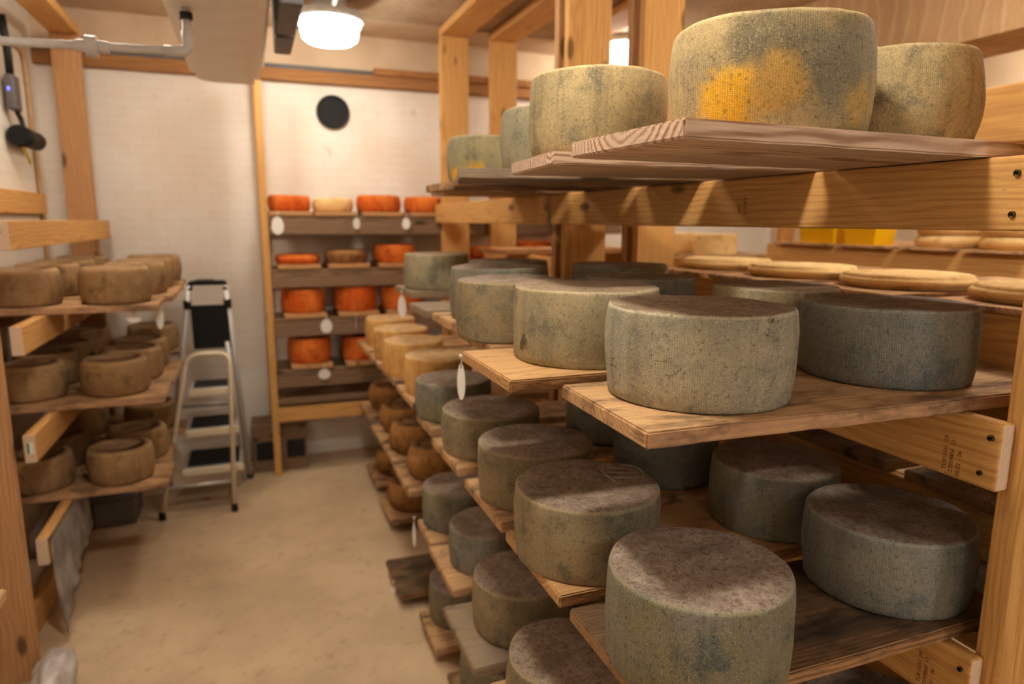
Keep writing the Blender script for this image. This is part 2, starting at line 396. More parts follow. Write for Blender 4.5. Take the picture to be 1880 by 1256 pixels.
# ------------------------------------------------------------------ room
XL, XR, YB, YF, ZC = -1.30, 5.0, 5.72, -3.6, 3.33
def slab(name, x0, x1, y0, y1, z0, z1, mat):
    bm = box_bm(x1 - x0, y1 - y0, z1 - z0, 0, 0, None, ((x0 + x1) / 2, (y0 + y1) / 2, (z0 + z1) / 2))
    return struct(name, bm, mat)
slab('floor', XL - .2, XR + .2, YF - .2, YB + .2, -.15, 0, M['floor'])
slab('ceiling', XL - .2, XR + .2, YF - .2, 5.2, ZC, ZC + .15, M['ceiling'])
slab('trim_1', XL - .2, XR + .2, 5.24, YB + .2, ZC, ZC + .15, M['ceil_smooth'])
slab('trim_2', XL - .2, XR + .2, 5.2, 5.24, ZC + .02, ZC + .15, M['dark'])
slab('wall_back', XL - .2, XR + .2, YB, YB + .2, 0, ZC, M['brick'])
slab('wall_left', XL - .2, XL, YF, YB, 0, ZC, M['brick'])
slab('wall_right', XR, XR + .2, YF, YB, 0, ZC, M['ceil_smooth'])
slab('wall_front', XL - .2, XR + .2, YF - .2, YF, 0, ZC, M['brick'])
# plaster band above the ledger of the back wall and the wooden ledger itself
slab('trim_3', XL, XR, YB - .02, YB, 3.055, ZC, M['ceil_smooth'])
slab('trim_4', XL, XR, YB - .06, YB, 2.955, 3.04, M['ledger'])
slab('trim_5', XL, .98, YB - .035, YB, 3.04, 3.075, M['dark'])
slab('trim_6', .98, XR, YB - .09, YB, 3.04, 3.09, M['rough_beam'])
# ribbed concrete downstand over the right aisle
slab('trim_7', 3.5, 3.95, -1.0, YB - .09, 2.845, ZC, M['ribbed'])

# ------------------------------------------------------------------ lights
def ceiling_light(x, y, label, k, col=LC, drop=0., sc=1.):
    e = empty('ceiling_light', label, 'light', (x, y, ZC - drop), 0, 'round ceiling lights')
    def P(pr): return [(r * sc, z * sc) for r, z in pr]
    link('pan', lathe_bm(P([(0, 0), (.235, 0), (.24, -.03), (.225, -.05), (.2, -.05), (0, -.05)]), 48), M['fixture'], e, smooth=False)
    link('diffuser', lathe_bm(P([(.205, -.05), (.21, -.075), (.195, -.085), (.195, -.12), (.185, -.16), (.15, -.185), (.08, -.195), (0, -.197)]), 28), dome_mat('lit_diffuser', k, col), e, smooth=True)
    if drop: link('mounting_box', lathe_bm([(0, 0), (.11, 0), (.11, drop), (0, drop)], 32), M['fixture'], e)
    return e
KL = 60
ceiling_light(.555, 4.80, 'glowing round ceiling light at the far end of the left aisle, above the black disc', KL * .55, drop=.11, sc=.93)
ceiling_light(.24, 1.14, 'round ceiling light over the aisle just in front of the camera', KL * 3.1, sc=.6)
ceiling_light(.52, 3.05, 'added unseen fill light over the middle of the left aisle, beside the cooling unit', KL * .32)  # unseen lamp, added as fill for the middle of the aisle
ceiling_light(-.75, 3.95, 'added unseen fill light above the left rack', KL * .5)  # left fill, added to brighten the left wall and rack
ceiling_light(.30, -2.3, 'unseen fill light behind the camera', KL * .48)  # out-of-view fill for faces turned towards the camera
ceiling_light(2.86, 5.05, 'bright ceiling light of the far aisle, glimpsed between the two wide posts', KL * .6)
ceiling_light(2.70, 1.6, 'round ceiling light above the right-hand aisle', KL * .8)
ceiling_light(4.45, 2.8, 'added unseen fill light beyond the ribbed concrete beam on the right', KL * .6)  # out of view, added to brighten the right wall under the beam
ceiling_light(2.3, -1.8, 'unseen cool white fill light behind the camera to the right', KL * 1.1, (.92, .98, 1.))  # out-of-view cool fill from the right front
cd = link('electrical_conduit', tube_bm([(.56, 4.66, ZC - .13), (.56, 4.55, ZC - .10), (.575, 3.4, ZC - .03), (.57, 1.35, ZC - .03)], .016, 10), M['white'], smooth=True)
tag(cd, 'thin white conduit running along the ceiling to the far round light', 'conduit')

# ------------------------------------------------------------------ racks
def screws(rail, pts):
    """screw heads on the -X face of a rail; pts in rail local (y, z)"""
    hx = rail.dimensions.x / 2 if rail.dimensions.x else .019
    for (x, y, z, r) in pts:
        bm = lathe_bm([(0, .0035), (r * .55, .0035), (r, .002), (r, -.004)], 20, None, (x - .0005, y, z), 'X')
        for v in bm.verts: v.co.x = 2 * x - v.co.x if False else v.co.x
        s = link('screw', bm, M['screw'], rail)
        b2 = lathe_bm([(0, .0015), (r * .5, .0015), (r * .5, -.001)], 6, None, (x - .0036, y, z), 'X')
        link('screw_recess', b2, M['screw_in'], rail)
def stamp(rail, lines, x, y, z, size, mat, rotv, gap=1.25):
    for i, (s, dz) in enumerate(lines):
        cu = bpy.data.curves.new('t', 'FONT'); cu.body = s; cu.size = size; cu.align_x = 'LEFT'; cu.align_y = 'CENTER'; cu.resolution_u = 3
        ob = bpy.data.objects.new('t', cu); COL.objects.link(ob)
        dg = bpy.context.evaluated_depsgraph_get(); dg.update()
        me = bpy.data.meshes.new_from_object(ob.evaluated_get(dg)); bpy.data.objects.remove(ob)
        me.materials.append(mat); me.name = 'lumber_stamp'
        o = bpy.data.objects.new('lumber_stamp', me); COL.objects.link(o); o.parent = rail
        o.matrix_local = Matrix.Translation((x - .0008, y - i * size * gap, z + dz)) @ rotv
# text on the -X face, reading upward (up = world +Z is text +X), glyph tops to the left as seen -> towards +Y
up_text = Matrix(((0, 0, -1, 0), (0, 1, 0, 0), (1, 0, 0, 0), (0, 0, 0, 1)))

rackR = empty('shelving_rack', 'tall pine shelving rack right of the aisle, near bay holding the large grey wheels', 'rack', (1.35, .83, 0), 0, 'pine shelving racks')
rackF = empty('shelving_rack', 'far-bay pine rack right of the aisle, open portal frame nearest the clock wall', 'rack', (1.35, 3.07, 0), 0, 'pine shelving racks')
RT = [2.047, 1.535, 1.027, .517, .05]          # rail tops of the aisle rack
RZ = {'T': 2.08, 'M': 1.567, 'L': 1.06, 'F': .55, 'G': .083}
rails = {}
for i, zt in enumerate(RT):
    hgt = .14 if zt > .2 else .05
    rails[i] = bx('rail', 1.35, 1.388, .862, 3.055, zt - hgt, zt, M['pine_y'], rackR, .006, 3)
    bx('rail', 1.605, 1.643, .90, 3.055, zt - hgt, zt, M['pine_y'], rackR)
    bx('rail', 1.35, 1.388, 3.09, 5.245, zt - hgt, zt, M['pine_y'], rackF)
    bx('rail', 1.605, 1.643, 3.09, 5.245, zt - hgt, zt, M['pine_y'], rackF)
for (x0, x1) in ((1.389, 1.604),):
    bx('post', x0, x1, .832, .884, 0, ZC - .005, M['pine_z'], rackR)
    bx('post', x0, x1, 2.965, 3.015, 0, ZC - .005, M['pine_z'], rackR)
    bx('post', x0, x1, 3.075, 3.125, 0, ZC - .005, M['pine_z_brown'], rackF)
    bx('post', x0, x1, 5.18, 5.235, 0, 3.262, M['pine_z'], rackF)
    bx('top_beam', x0, x1, 3.126, 5.24, 3.264, 3.32, M['pine_y'], rackF)
r0 = rails[0]; r1 = rails[1]; r2 = rails[2]
fx = -.019
yc = (0.862 + 3.055) / 2
def loc_y(y): return y - yc
def loc_z(i, z): return z - (RT[i] - .07)
screws(r0, [(fx, loc_y(.897), loc_z(0, 2.014), .0062), (fx, loc_y(.897), loc_z(0, 1.938), .0062)])
screws(r1, [(fx, loc_y(.882), loc_z(1, 1.503), .0062), (fx, loc_y(.895), loc_z(1, 1.426), .0055)])
screws(r2, [(fx, loc_y(.883), loc_z(2, .996), .0055)])
stamp(r1, [('TU011051  29', 0), ('C37E9400  13', -.004), ('05/32    06', -.006)], fx, loc_y(.972), loc_z(1, 1.408), .0125, M['ink'], up_text)
stamp(r2, [('TU011051  29', 0), ('C37E9400  13', -.002), ('05/32    06', -.003)], fx, loc_y(.972), loc_z(2, .905), .0125, M['ink'], up_text)
stamp(r0, [('SPF', 0), ('S-DRY', -.006)], fx, loc_y(1.68), loc_z(0, 1.948), .019, M['ink'], up_text)

rackN = empty('shelving_rack', 'pine shelving rack standing back to back behind the near bay, carrying thin pale wheels', 'rack', (1.745, .9, 0), 0, 'pine shelving racks')
rackNF = empty('shelving_rack', 'second portal frame of the far bay, just right of the first by the back wall', 'rack', (1.745, 3.1, 0), 0, 'pine shelving racks')
for zt in (2.255, 1.70, 1.19, .68):
    bx('rail', 1.742, 1.778, .90, 3.0, zt - .14, zt, M['pine_y'], rackN)
    bx('rail', 2.55, 2.588, .90, 3.0, zt - .14, zt, M['pine_y'], rackN)
    bx('rail', 1.742, 1.778, 3.09, 5.245, zt - .14, zt, M['pine_y'], rackNF)
    bx('rail', 2.55, 2.588, 3.09, 5.245, zt - .14, zt, M['pine_y'], rackNF)
for (x0, x1) in ((1.78, 1.995), (2.33, 2.548)):
    bx('post', x0, x1, .89, .94, 0, ZC - .005, M['pine_z'], rackN)
    if x0 < 2:
        bx('post', x0, x1, 2.965, 3.015, 0, ZC - .005, M['pine_z'], rackN)
        bx('post', x0, x1, 3.075, 3.125, 0, ZC - .005, M['pine_z_brown'], rackNF)
    bx('post', x0, x1, 5.18, 5.235, 0, 3.262, M['pine_z'], rackNF)
    bx('top_beam', x0, x1, 3.126, 5.24, 3.264, 3.32, M['pine_y'], rackNF)
bx('cross_brace', 1.78, 2.588, 2.93, 2.964, .1, .24, M['pine_x'], rackN)

# ------------------------------------------------------------------ shelf boards
def board(x0, x1, y0, y1, ztop, mat, label, th=.033, group='loose shelf boards', rz=0., name='shelf_board', seed=0, rough=.0015):
    rnd = random.Random(seed * 13 + int(x0 * 100) + int(y0 * 100))
    bm = bmesh.new()
    nx = max(2, int((x1 - x0) / .06)); ny = 4
    # gridded box so the long edges can be slightly wavy
    bmesh.ops.create_cube(bm, size=1)
    for v in bm.verts: v.co = Vector((v.co.x * (x1 - x0), v.co.y * (y1 - y0), v.co.z * th))
    ed = [e for e in bm.edges if abs((e.verts[0].co - e.verts[1].co).x) > .01]
    bmesh.ops.subdivide_edges(bm, edges=ed, cuts=nx, use_grid_fill=True)
    s = rnd.random() * 50
    for v in bm.verts:
        if abs(abs(v.co.x) - (x1 - x0) / 2) > .001 or True:
            w = mnoise.noise(Vector((v.co.x * 9 + s, v.co.y * 3, 0))) * rough
            v.co.y += w * 1.6
        if v.co.z < 0: v.co.z += mnoise.noise(Vector((v.co.x * 14 + s, 5, v.co.y * 4))) * rough * .6 + rough * .5
    bmesh.ops.bevel(bm, geom=[e for e in bm.edges if e.calc_face_angle(0) > 1.0], offset=.0035, segments=2, affect='EDGES')
    o = link(name, bm, mat, None, ((x0 + x1) / 2, (y0 + y1) / 2, ztop - th / 2), rot=(0, 0, rz))
    return tag(o, label, 'shelf board', group)

XE = 1.735
def board_at(x0, y0, L, wd, rz, ztop, mat, label, group, seed, rough=.003):
    """board given by its aisle-side front corner, length, width and turn"""
    c, s_ = math.cos(rz), math.sin(rz)
    cx_, cy_ = x0 + c * L / 2 - s_ * wd / 2, y0 + s_ * L / 2 + c * wd / 2
    return board(cx_ - L / 2, cx_ + L / 2, cy_ - wd / 2, cy_ + wd / 2, ztop, mat, label, .033, group, rz, seed=seed, rough=rough)
GB = 'boards of the right-hand rack'
board_at(.638, .936, 1.08, .381, .032, 2.08, M['board_pink'], 'nearest top-shelf board with bold curved end grain, under the yellow-patched wheel', GB, 300)
board_at(.655, 1.472, 1.05, .388, -.11, 2.08, M['board_pink'], 'second top-shelf board from the camera, under the round wheel left of the yellow-patched one', GB, 301)
board_at(.607, 2.063, 1.00, .335, -.262, 2.08, M['board_grey'], 'third top-shelf board from the camera, with a dark rough end', GB, 302)
board_at(.71, 2.46, .95, .40, -.25, 2.08, M['board_old'], 'fourth top-shelf board, dark and mostly bare', GB, 303, .001)
board_at(.77, 2.86, .60, .30, 0, 2.08, M['board'], 'fifth top-shelf board, short one under the small wheel with a yellow stain', GB, 304, .001)
board_at(.89, 3.17, .80, .38, 0, 2.08, M['board'], 'sixth top-shelf board, farthest one of the top shelf', GB, 305, .001)
# (level, x0, y0, y1, material, label, rz)
BO = [
 ('M', .618, .952, 1.318, 'board', 'nearest middle-shelf board, under the cracked olive wheel and the blue-grey wheel', -.03),
 ('M', .530, 1.408, 1.790, 'board_bark', 'second middle-shelf board with a chipped brown front edge, jutting farthest into the aisle', 0),
 ('M', .63, 1.82, 2.19, 'board', 'third middle-shelf board, hidden under the overhanging olive wheel', 0),
 ('M', .65, 2.23, 2.60, 'board', 'fourth middle-shelf board, below the dark flat-topped wheel', 0),
 ('M', .636, 2.65, 2.96, 'board_grey', 'pale bare board end on the middle shelf behind the dark wheel', 0),
 ('M', .74, 3.38, 3.80, 'board_grey', 'far middle-shelf board carrying the last grey wheel, with an oval tag below', 0),
 ('L', .628, .928, 1.283, 'board_old', 'nearest lower-shelf board, mould-stained, under two big grey wheels', 0),
 ('L', .628, 1.335, 1.700, 'board_bark', 'second lower-shelf board, brown front edge under the wheel with a lit stripe', 0),
 ('L', .633, 1.752, 2.12, 'board', 'third lower-shelf board, orange-brown end under the wheel with the bright rim', 0),
 ('L', .64, 2.22, 2.60, 'board', 'fourth lower-shelf board, short end showing under the low wide wheel', 0),
 ('L', .66, 2.70, 2.96, 'board', 'fifth lower-shelf board, under the grey wheel beside the hanging oval tag', 0),
 ('L', .685, 3.135, 3.54, 'board', 'sixth lower-shelf board, under the nearest tan wheel', 0),
 ('L', .69, 3.62, 4.02, 'board', 'seventh lower-shelf board, under the second tan wheel', 0),
 ('L', .69, 4.10, 4.48, 'board', 'eighth lower-shelf board, under the third tan wheel', 0),
 ('L', .69, 4.56, 5.0, 'board', 'ninth lower-shelf board, farthest, under the last tan wheel', 0),
 ('F', .63, .92, 1.30, 'board_old', 'nearest board of the fourth shelf, half hidden below the bottom right wheels', 0),
 ('F', .60, 1.39, 1.76, 'board', 'second board of the fourth shelf, under the brown-topped wheel cut by the frame bottom', 0),
 ('F', .575, 1.83, 2.21, 'board_grey', 'third board of the fourth shelf, greyish corner jutting into the aisle', 0),
 ('F', .64, 2.30, 2.68, 'board', 'fourth board of the fourth shelf, orange-brown end', 0),
 ('F', .655, 2.70, 2.96, 'board', 'fifth board of the fourth shelf, under a grey wheel', 0),
 ('F', .69, 3.30, 3.72, 'board', 'sixth board of the fourth shelf, under the nearest rough brown wheel', 0),
 ('F', .70, 3.78, 4.12, 'board', 'seventh board of the fourth shelf, under the second rough brown wheel', 0),
 ('F', .70, 4.18, 4.55, 'board', 'eighth board of the fourth shelf, under the third rough brown wheel', 0),
 ('F', .72, 4.75, 5.17, 'board', 'ninth board of the fourth shelf, farthest, under the last rough brown wheel', 0),
 ('G', .66, 2.10, 2.48, 'board', 'nearest visible board of the bottom shelf', 0),
 ('G', .655, 2.64, 2.96, 'board', 'second visible board of the bottom shelf, under a dark grey wheel', 0),
 ('G', .60, 3.135, 3.52, 'board_old', 'bare dark board of the bottom shelf jutting out beside the two narrow tags', 0),
 ('G', .72, 4.00, 4.42, 'board', 'fourth visible board of the bottom shelf, under a rough brown wheel', 0),
 ('G', .74, 4.65, 5.08, 'board', 'farthest visible board of the bottom shelf', 0),
]
for i, (lv, x0, y0, y1, mt, lb, rz) in enumerate(BO):
    th = {'T': .033, 'M': .033}.get(lv, .033)
    board(x0, XE, y0, y1, RZ[lv], M[mt], lb, RZ[lv] - RT['TMLFG'.index(lv)], 'boards of the right-hand rack', rz, seed=i, rough=.003 if y0 < 2 else .001)

# ------------------------------------------------------------------ cheeses
def cheese_bm(r, h, seed, n=72, bulge=.03, bev=.0095, wob=.005, k=8):
    rnd = random.Random(seed); s = rnd.random() * 80
    bm = bmesh.new(); prof = [(0, 0), (r * .5, 0), (r * (1 - bulge) - bev * .8, 0), (r * (1 - bulge) - bev * .25, bev * .2), (r * (1 - bulge * .95), bev * .8)]
    for i in range(1, k):
        tt = i / k; prof.append((r * (1 - bulge * (2 * tt - 1) ** 2), bev * .8 + (h - 1.6 * bev) * tt))
    re = r * (1 - bulge * .9)
    prof += [(re, h - bev), (re - bev * .12, h - bev * .55), (re - bev * .4, h - bev * .2), (re - bev * .85, h - bev * .03), (re - bev * 2, h), (r * .7, h - .001), (r * .42, h - .001), (r * .18, h - .001), (0, h - .001)]
    lathe_bm(prof, n, bm)
    for v in bm.verts:
        q = v.co * 7 + Vector((s, s * .3, s * 1.7))
        d = mnoise.noise(q) * wob + mnoise.noise(q * 3.1) * wob * .35
        rr = math.hypot(v.co.x, v.co.y)
        if v.co.z > .002:
            if v.co.z > h - bev * .5: v.co.z += d * .55 + mnoise.noise(q * 2) * wob * .25
            if rr > r * .6:
                v.co.x += v.co.x / rr * d; v.co.y += v.co.y / rr * d
    return bm
def wheel(x, y, z, r, h, mat, label, group, seed=0, n=64, rz=None, cat='cheese wheel', **kw):
    o = link('aged_cheese', cheese_bm(r, h, seed + int(x * 1000 + y * 77), n, **kw), M[mat], None, (x, y, z), smooth=True)
    o.rotation_euler = (0, 0, random.Random(seed + 3).random() * 6.28 if rz is None else rz)
    return tag(o, label, cat, group)

gT, gM, gL, gF, gG = ['cheese wheels on the %s shelf of the right rack' % s for s in ('top', 'middle', 'lower', 'fourth', 'bottom')]
HQ = dict(n=128, k=12)
CH = [
 ('T', .973, 1.155, .192, .203, 'ch_patch', 'large cloth-rind wheel with a bright yellow patch, nearest on the top shelf', gT, 0, dict(n=128, k=12, bulge=.05)),
 ('T', 1.374, 1.215, .178, .20, 'ch_gold', 'golden-grey ribbed wheel on the top shelf right of the yellow-patched wheel', gT, 0, dict(n=128, k=12, bulge=.075)),
 ('T', .857, 1.645, .178, .20, 'ch_gold', 'speckled golden wheel on the top shelf left of the yellow-patched wheel', gT, None, dict(n=128, k=12, bulge=.045)),
 ('T', .968, 2.185, .176, .20, 'ch_olive', 'wheel half hidden behind the speckled golden wheel on the top shelf', gT, None, dict(bulge=.05)),
 ('T', 1.0, 2.985, .17, .20, 'ch_patch_small', 'small-looking far wheel with a low yellow stain on the top shelf', gT, 0, dict(bulge=.04)),
 ('T', 1.31, 3.35, .178, .20, 'ch_patch_small', 'sliver of a wheel squeezed between two others at the far end of the top shelf', gT, -.4, dict(bulge=.04)),
 ('M', .866, 1.183, .193, .187, 'ch_crack', 'olive wheel with dark cracks in its rind, nearest on the middle shelf', gM, 2.0, HQ),
 ('M', 1.394, 1.186, .190, .173, 'ch_blue', 'blue-grey wheel on the middle shelf beside the right-hand post', gM, 1.0, HQ),
 ('M', .821, 1.615, .195, .19, 'ch_chip', 'olive-brown wheel with a small chip, second on the middle shelf by the aisle', gM, 0, HQ),
 ('M', 1.392, 1.562, .176, .18, 'ch_olive', 'wheel showing only its flat top behind the cracked and the blue-grey wheels', gM, None, {}),
 ('M', .750, 1.985, .173, .18, 'ch_brown', 'wheel overhanging the aisle just left of the olive-brown chipped wheel', gM, None, {}),
 ('M', 1.190, 1.955, .178, .18, 'ch_blue', 'dark slate wheel behind the chipped wheel, inner row of the middle shelf', gM, None, {}),
 ('M', .860, 2.405, .185, .19, 'ch_grey', 'dark grey wheel whose lit top edge shows above the overhanging wheel', gM, None, {}),
 ('M', 1.377, 2.42, .19, .19, 'ch_grey', 'dark flat-topped wheel deep in the inner row before the wide posts', gM, None, {}),
 ('M', 1.06, 2.85, .178, .185, 'ch_grey', 'dark wheel almost hidden behind the lit-edged grey wheel', gM, None, {}),
 ('M', .925, 3.58, .175, .185, 'ch_olive', 'farthest olive-grey wheel on the middle shelf, by the bare board ends', gM, None, {}),
 ('L', .789, 1.037, .180, .20, 'ch_grey', 'big grey wheel with a brown dimpled top, nearest on the lower shelf', gL, .5, HQ),
 ('L', 1.400, 1.130, .187, .18, 'ch_blue', 'large grey-green wheel on the lower shelf against the right post', gL, 2.5, HQ),
 ('L', 1.395, 1.515, .18, .185, 'ch_grey', 'wheel in shadow with a light patch on its top, inner row of the lower shelf', gL, None, HQ),
 ('L', .785, 1.515, .190, .189, 'ch_brown', 'wheel with a bright stripe of light and a chalk mark across its top', gL, 4., HQ),
 ('L', 1.312, 1.945, .178, .18, 'ch_blue', 'very dark wheel under the nearest middle-shelf board', gL, None, {}),
 ('L', .816, 1.936, .187, .176, 'ch_brown', 'grey wheel with a bright lit front rim, third along the lower shelf', gL, None, {}),
 ('L', .828, 2.41, .190, .16, 'ch_brown', 'low wide grey wheel, fourth along the lower shelf', gL, None, {}),
 ('L', 1.34, 2.40, .178, .18, 'ch_grey', 'dark wheel behind the low wide wheel, inner row', gL, None, {}),
 ('L', .818, 2.90, .172, .168, 'ch_grey', 'grey-green wheel behind the hanging oval tag on the lower shelf', gL, None, {}),
 ('L', .867, 3.35, .175, .19, 'ch_tan', 'nearest tan wheel on the lower shelf, under the oval tag', gL, None, {}),
 ('L', .846, 3.83, .175, .19, 'ch_tan', 'second tan wheel on the lower shelf', gL, None, {}),
 ('L', .868, 4.29, .175, .19, 'ch_tan', 'third tan wheel on the lower shelf', gL, None, {}),
 ('L', .895, 4.79, .175, .19, 'ch_tan', 'fourth and farthest tan wheel on the lower shelf', gL, None, {}),
 ('F', .771, 1.575, .174, .185, 'ch_brown', 'brown-topped wheel cut off by the bottom of the picture', gF, None, HQ),
 ('F', 1.40, 1.11, .178, .17, 'ch_blue', 'dark wheel glimpsed under the nearest lower-shelf board', gF, None, {}),
 ('F', .811, 2.02, .174, .185, 'ch_brown', 'brown-topped grey wheel on the jutting greyish board', gF, None, {}),
 ('F', .845, 2.489, .165, .165, 'ch_grey', 'dark grey wheel, third on the fourth shelf', gF, None, {}),
 ('F', .838, 2.89, .170, .18, 'ch_grey', 'grey wheel with a purplish lit top, fourth on the fourth shelf', gF, None, {}),
 ('F', .875, 3.52, .15, .175, 'ch_rough', 'nearest rough golden-brown wheel on the fourth shelf', gF, None, dict(wob=.013, bulge=.11, bev=.03)),
 ('F', .880, 3.95, .165, .18, 'ch_rough', 'second rough brown wheel on the fourth shelf', gF, None, dict(wob=.013, bulge=.11, bev=.03)),
 ('F', .900, 4.37, .17, .18, 'ch_rough', 'third rough brown wheel on the fourth shelf, in shade', gF, None, dict(wob=.013, bulge=.11, bev=.03)),
 ('F', .930, 4.98, .175, .18, 'ch_rough', 'farthest rough brown wheel, glimpsed at the end of the fourth shelf', gF, None, dict(wob=.012, bulge=.11, bev=.03)),
 ('G', .850, 2.29, .185, .185, 'ch_grey', 'dark wheel under the greyish jutting board, low down near the floor', gG, None, {}),
 ('G', .858, 2.88, .172, .185, 'ch_grey', 'dark grey-brown wheel lowest of all, beside the floor shadow', gG, None, {}),
 ('G', .910, 4.21, .17, .18, 'ch_rough', 'rough brown wheel low down above the pair of narrow tags', gG, None, dict(wob=.012, bulge=.11, bev=.03)),
 ('G', .945, 4.86, .175, .18, 'ch_rough', 'lowest and farthest rough brown wheel at the end of the aisle', gG, None, dict(wob=.012, bulge=.11, bev=.03)),
]
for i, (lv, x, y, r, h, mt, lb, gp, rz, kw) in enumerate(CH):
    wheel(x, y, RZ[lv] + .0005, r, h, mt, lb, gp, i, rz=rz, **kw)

l4 = [o for o in COL.objects if o.get('label', '').startswith('wheel with a bright stripe')][0]
bm = bmesh.new()
for pts in ([(.875, 1.60), (.93, 1.575)], [(.872, 1.565), (.945, 1.53)], [(.868, 1.525), (.93, 1.50)], [(.862, 1.50), (.858, 1.55), (.868, 1.60)], [(.93, 1.61), (.965, 1.58), (.968, 1.54), (.95, 1.505)]):
    q = fillet([(x, y, 0) for x, y in pts], .03, 5) if len(pts) > 2 else [Vector((x, y, 0)) for x, y in pts]
    inv = Matrix.Rotation(-l4.rotation_euler.z, 3, 'Z')
    q = [inv @ (v - Vector((.785, 1.515, 0))) + Vector((0, 0, .1895)) for v in q]
    tube_bm(q, .0022, 6, bm)
link('chalk_mark', bm, M['chalk'], l4)
# thin pale wheels and boards on the rack behind
thin = [(2.0, 1.18, 'nearest thin pale wheel behind the blue-grey wheel, cut by the right post'),
        (2.02, 1.66, 'long thin pale wheel behind the blue-grey wheel, second from the right post'),
        (2.02, 2.12, 'thin pale wheel above the flat top in the inner row, third from the right post'),
        (2.02, 2.585, 'farthest thin pale wheel, beside the wide pine post')]
for i, (x, y, lb) in enumerate(thin):
    board(1.725, 2.75, y - .2, y + .2, 1.716, M['board'], ['thin board under the nearest thin pale wheel, by the right post', 'thin board under the long thin pale wheel', 'thin board under the third thin pale wheel from the right post', 'thin board under the farthest thin pale wheel'][i], .0155, 'boards of the rack behind', seed=60 + i)
    wheel(x, y, 1.7165, .205, .045, 'ch_pale', lb, 'thin pale wheels on the rack behind', 80 + i, bulge=.06, bev=.012)
for i, (y0, y1) in enumerate(((.98, 1.36), (1.42, 1.82), (1.88, 2.30), (2.36, 2.78))):
    board(1.725, 2.65, y0, y1, 1.223, M['board_old'], ['nearest', 'second', 'third', 'farthest'][i] + ' dark board on the lower level of the rack behind', .0325, 'boards of the rack behind', seed=65 + i)
board(1.52, 2.6, 4.30, 4.72, 1.735, M['board_y'], 'pale bare board sticking out between the portal posts of the far bay', .034, 'boards of the rack behind', seed=70)

# rack across the second aisle with totes and stacked wheels
rackE = empty('shelving_rack', 'distant pine rack across the second aisle, with a knotty rail below the yellow tubs', 'rack', (3.2, 1.5, 0), 0, 'pine shelving racks')
bx('rail', 3.2, 3.238, 1.5, 3.69, 1.665, 1.785, M['pine_y'], rackE)
bx('rail', 4.2, 4.238, 1.5, 3.69, 1.665, 1.785, M['pine_y'], rackE)
for y in (1.96, 3.60):
    bx('post', 3.24, 3.34, y, y + .05, 0, 2.5, M['pine_z'], rackE)
    bx('post', 4.10, 4.198, y, y + .05, 0, 2.5, M['pine_z'], rackE)
bx('rail', 3.2, 3.238, 1.5, 3.69, 1.16, 1.30, M['pine_y'], rackE)
bx('rail', 4.2, 4.238, 1.5, 3.69, 1.16, 1.30, M['pine_y'], rackE)
for i, (y0, y1) in enumerate(((3.12, 3.58), (2.72, 3.08), (2.36, 2.68), (2.04, 2.32))):
    board(3.15, 4.3, y0, y1, 1.80, M['board'], 'board on the distant rack, ' + ['under the left yellow tub', 'under the right yellow tub', 'under the left stack of pale wheels', 'under the right stack of pale wheels by the post'][i], .0145, 'boards of the distant rack', seed=75 + i)
def tub(x, y, z, lx, ly, h, lb):
    e = empty('storage_tub', lb, 'tub', (x, y, z), 0, 'yellow plastic tubs')
    bm = bmesh.new()
    def ring(a, b2, zz): return [bm.verts.new((sx * a, sy * b2, zz)) for sx, sy in ((-1, -1), (1, -1), (1, 1), (-1, 1))]
    rs = [ring(lx / 2 - .02, ly / 2 - .02, 0), ring(lx / 2, ly / 2, h), ring(lx / 2 - .006, ly / 2 - .006, h), ring(lx / 2 - .026, ly / 2 - .026, .006)]
    bm.faces.new(rs[0][::-1]); bm.faces.new(rs[3])
    for a, b2 in zip(rs, rs[1:]):
        for k in range(4): bm.faces.new((a[k], a[(k + 1) % 4], b2[(k + 1) % 4], b2[k]))
    bmesh.ops.recalc_face_normals(bm, faces=bm.faces[:])
    link('body', bm, M['tub_yellow'], e)
    bm = tube_bm(fillet([(-lx / 2, -ly / 2, h), (lx / 2, -ly / 2, h), (lx / 2, ly / 2, h), (-lx / 2, ly / 2, h), (-lx / 2, -ly / 2, h)], .03), .008, 8)
    link('rim', bm, M['tub_yellow'], e, smooth=True)
    return e
tub(3.29, 3.285, 1.8005, .18, .30, .22, 'bright yellow plastic tub on the distant rack, left of the two')
tub(3.29, 2.965, 1.8005, .18, .24, .22, 'bright yellow plastic tub on the distant rack, right of the two')
k = 0
for (y, lb) in ((2.53, 'left stack'), (2.19, 'right stack')):
    for j in range(2):
        wheel(3.36, y, 1.8005 + j * .062, .155, .06, 'ch_pale', '%s pale wheel in the %s beside the yellow tubs on the distant rack' % (('lower', 'upper')[j], lb), 'pale wheels on the distant rack', 110 + k, n=40, bulge=.05); k += 1
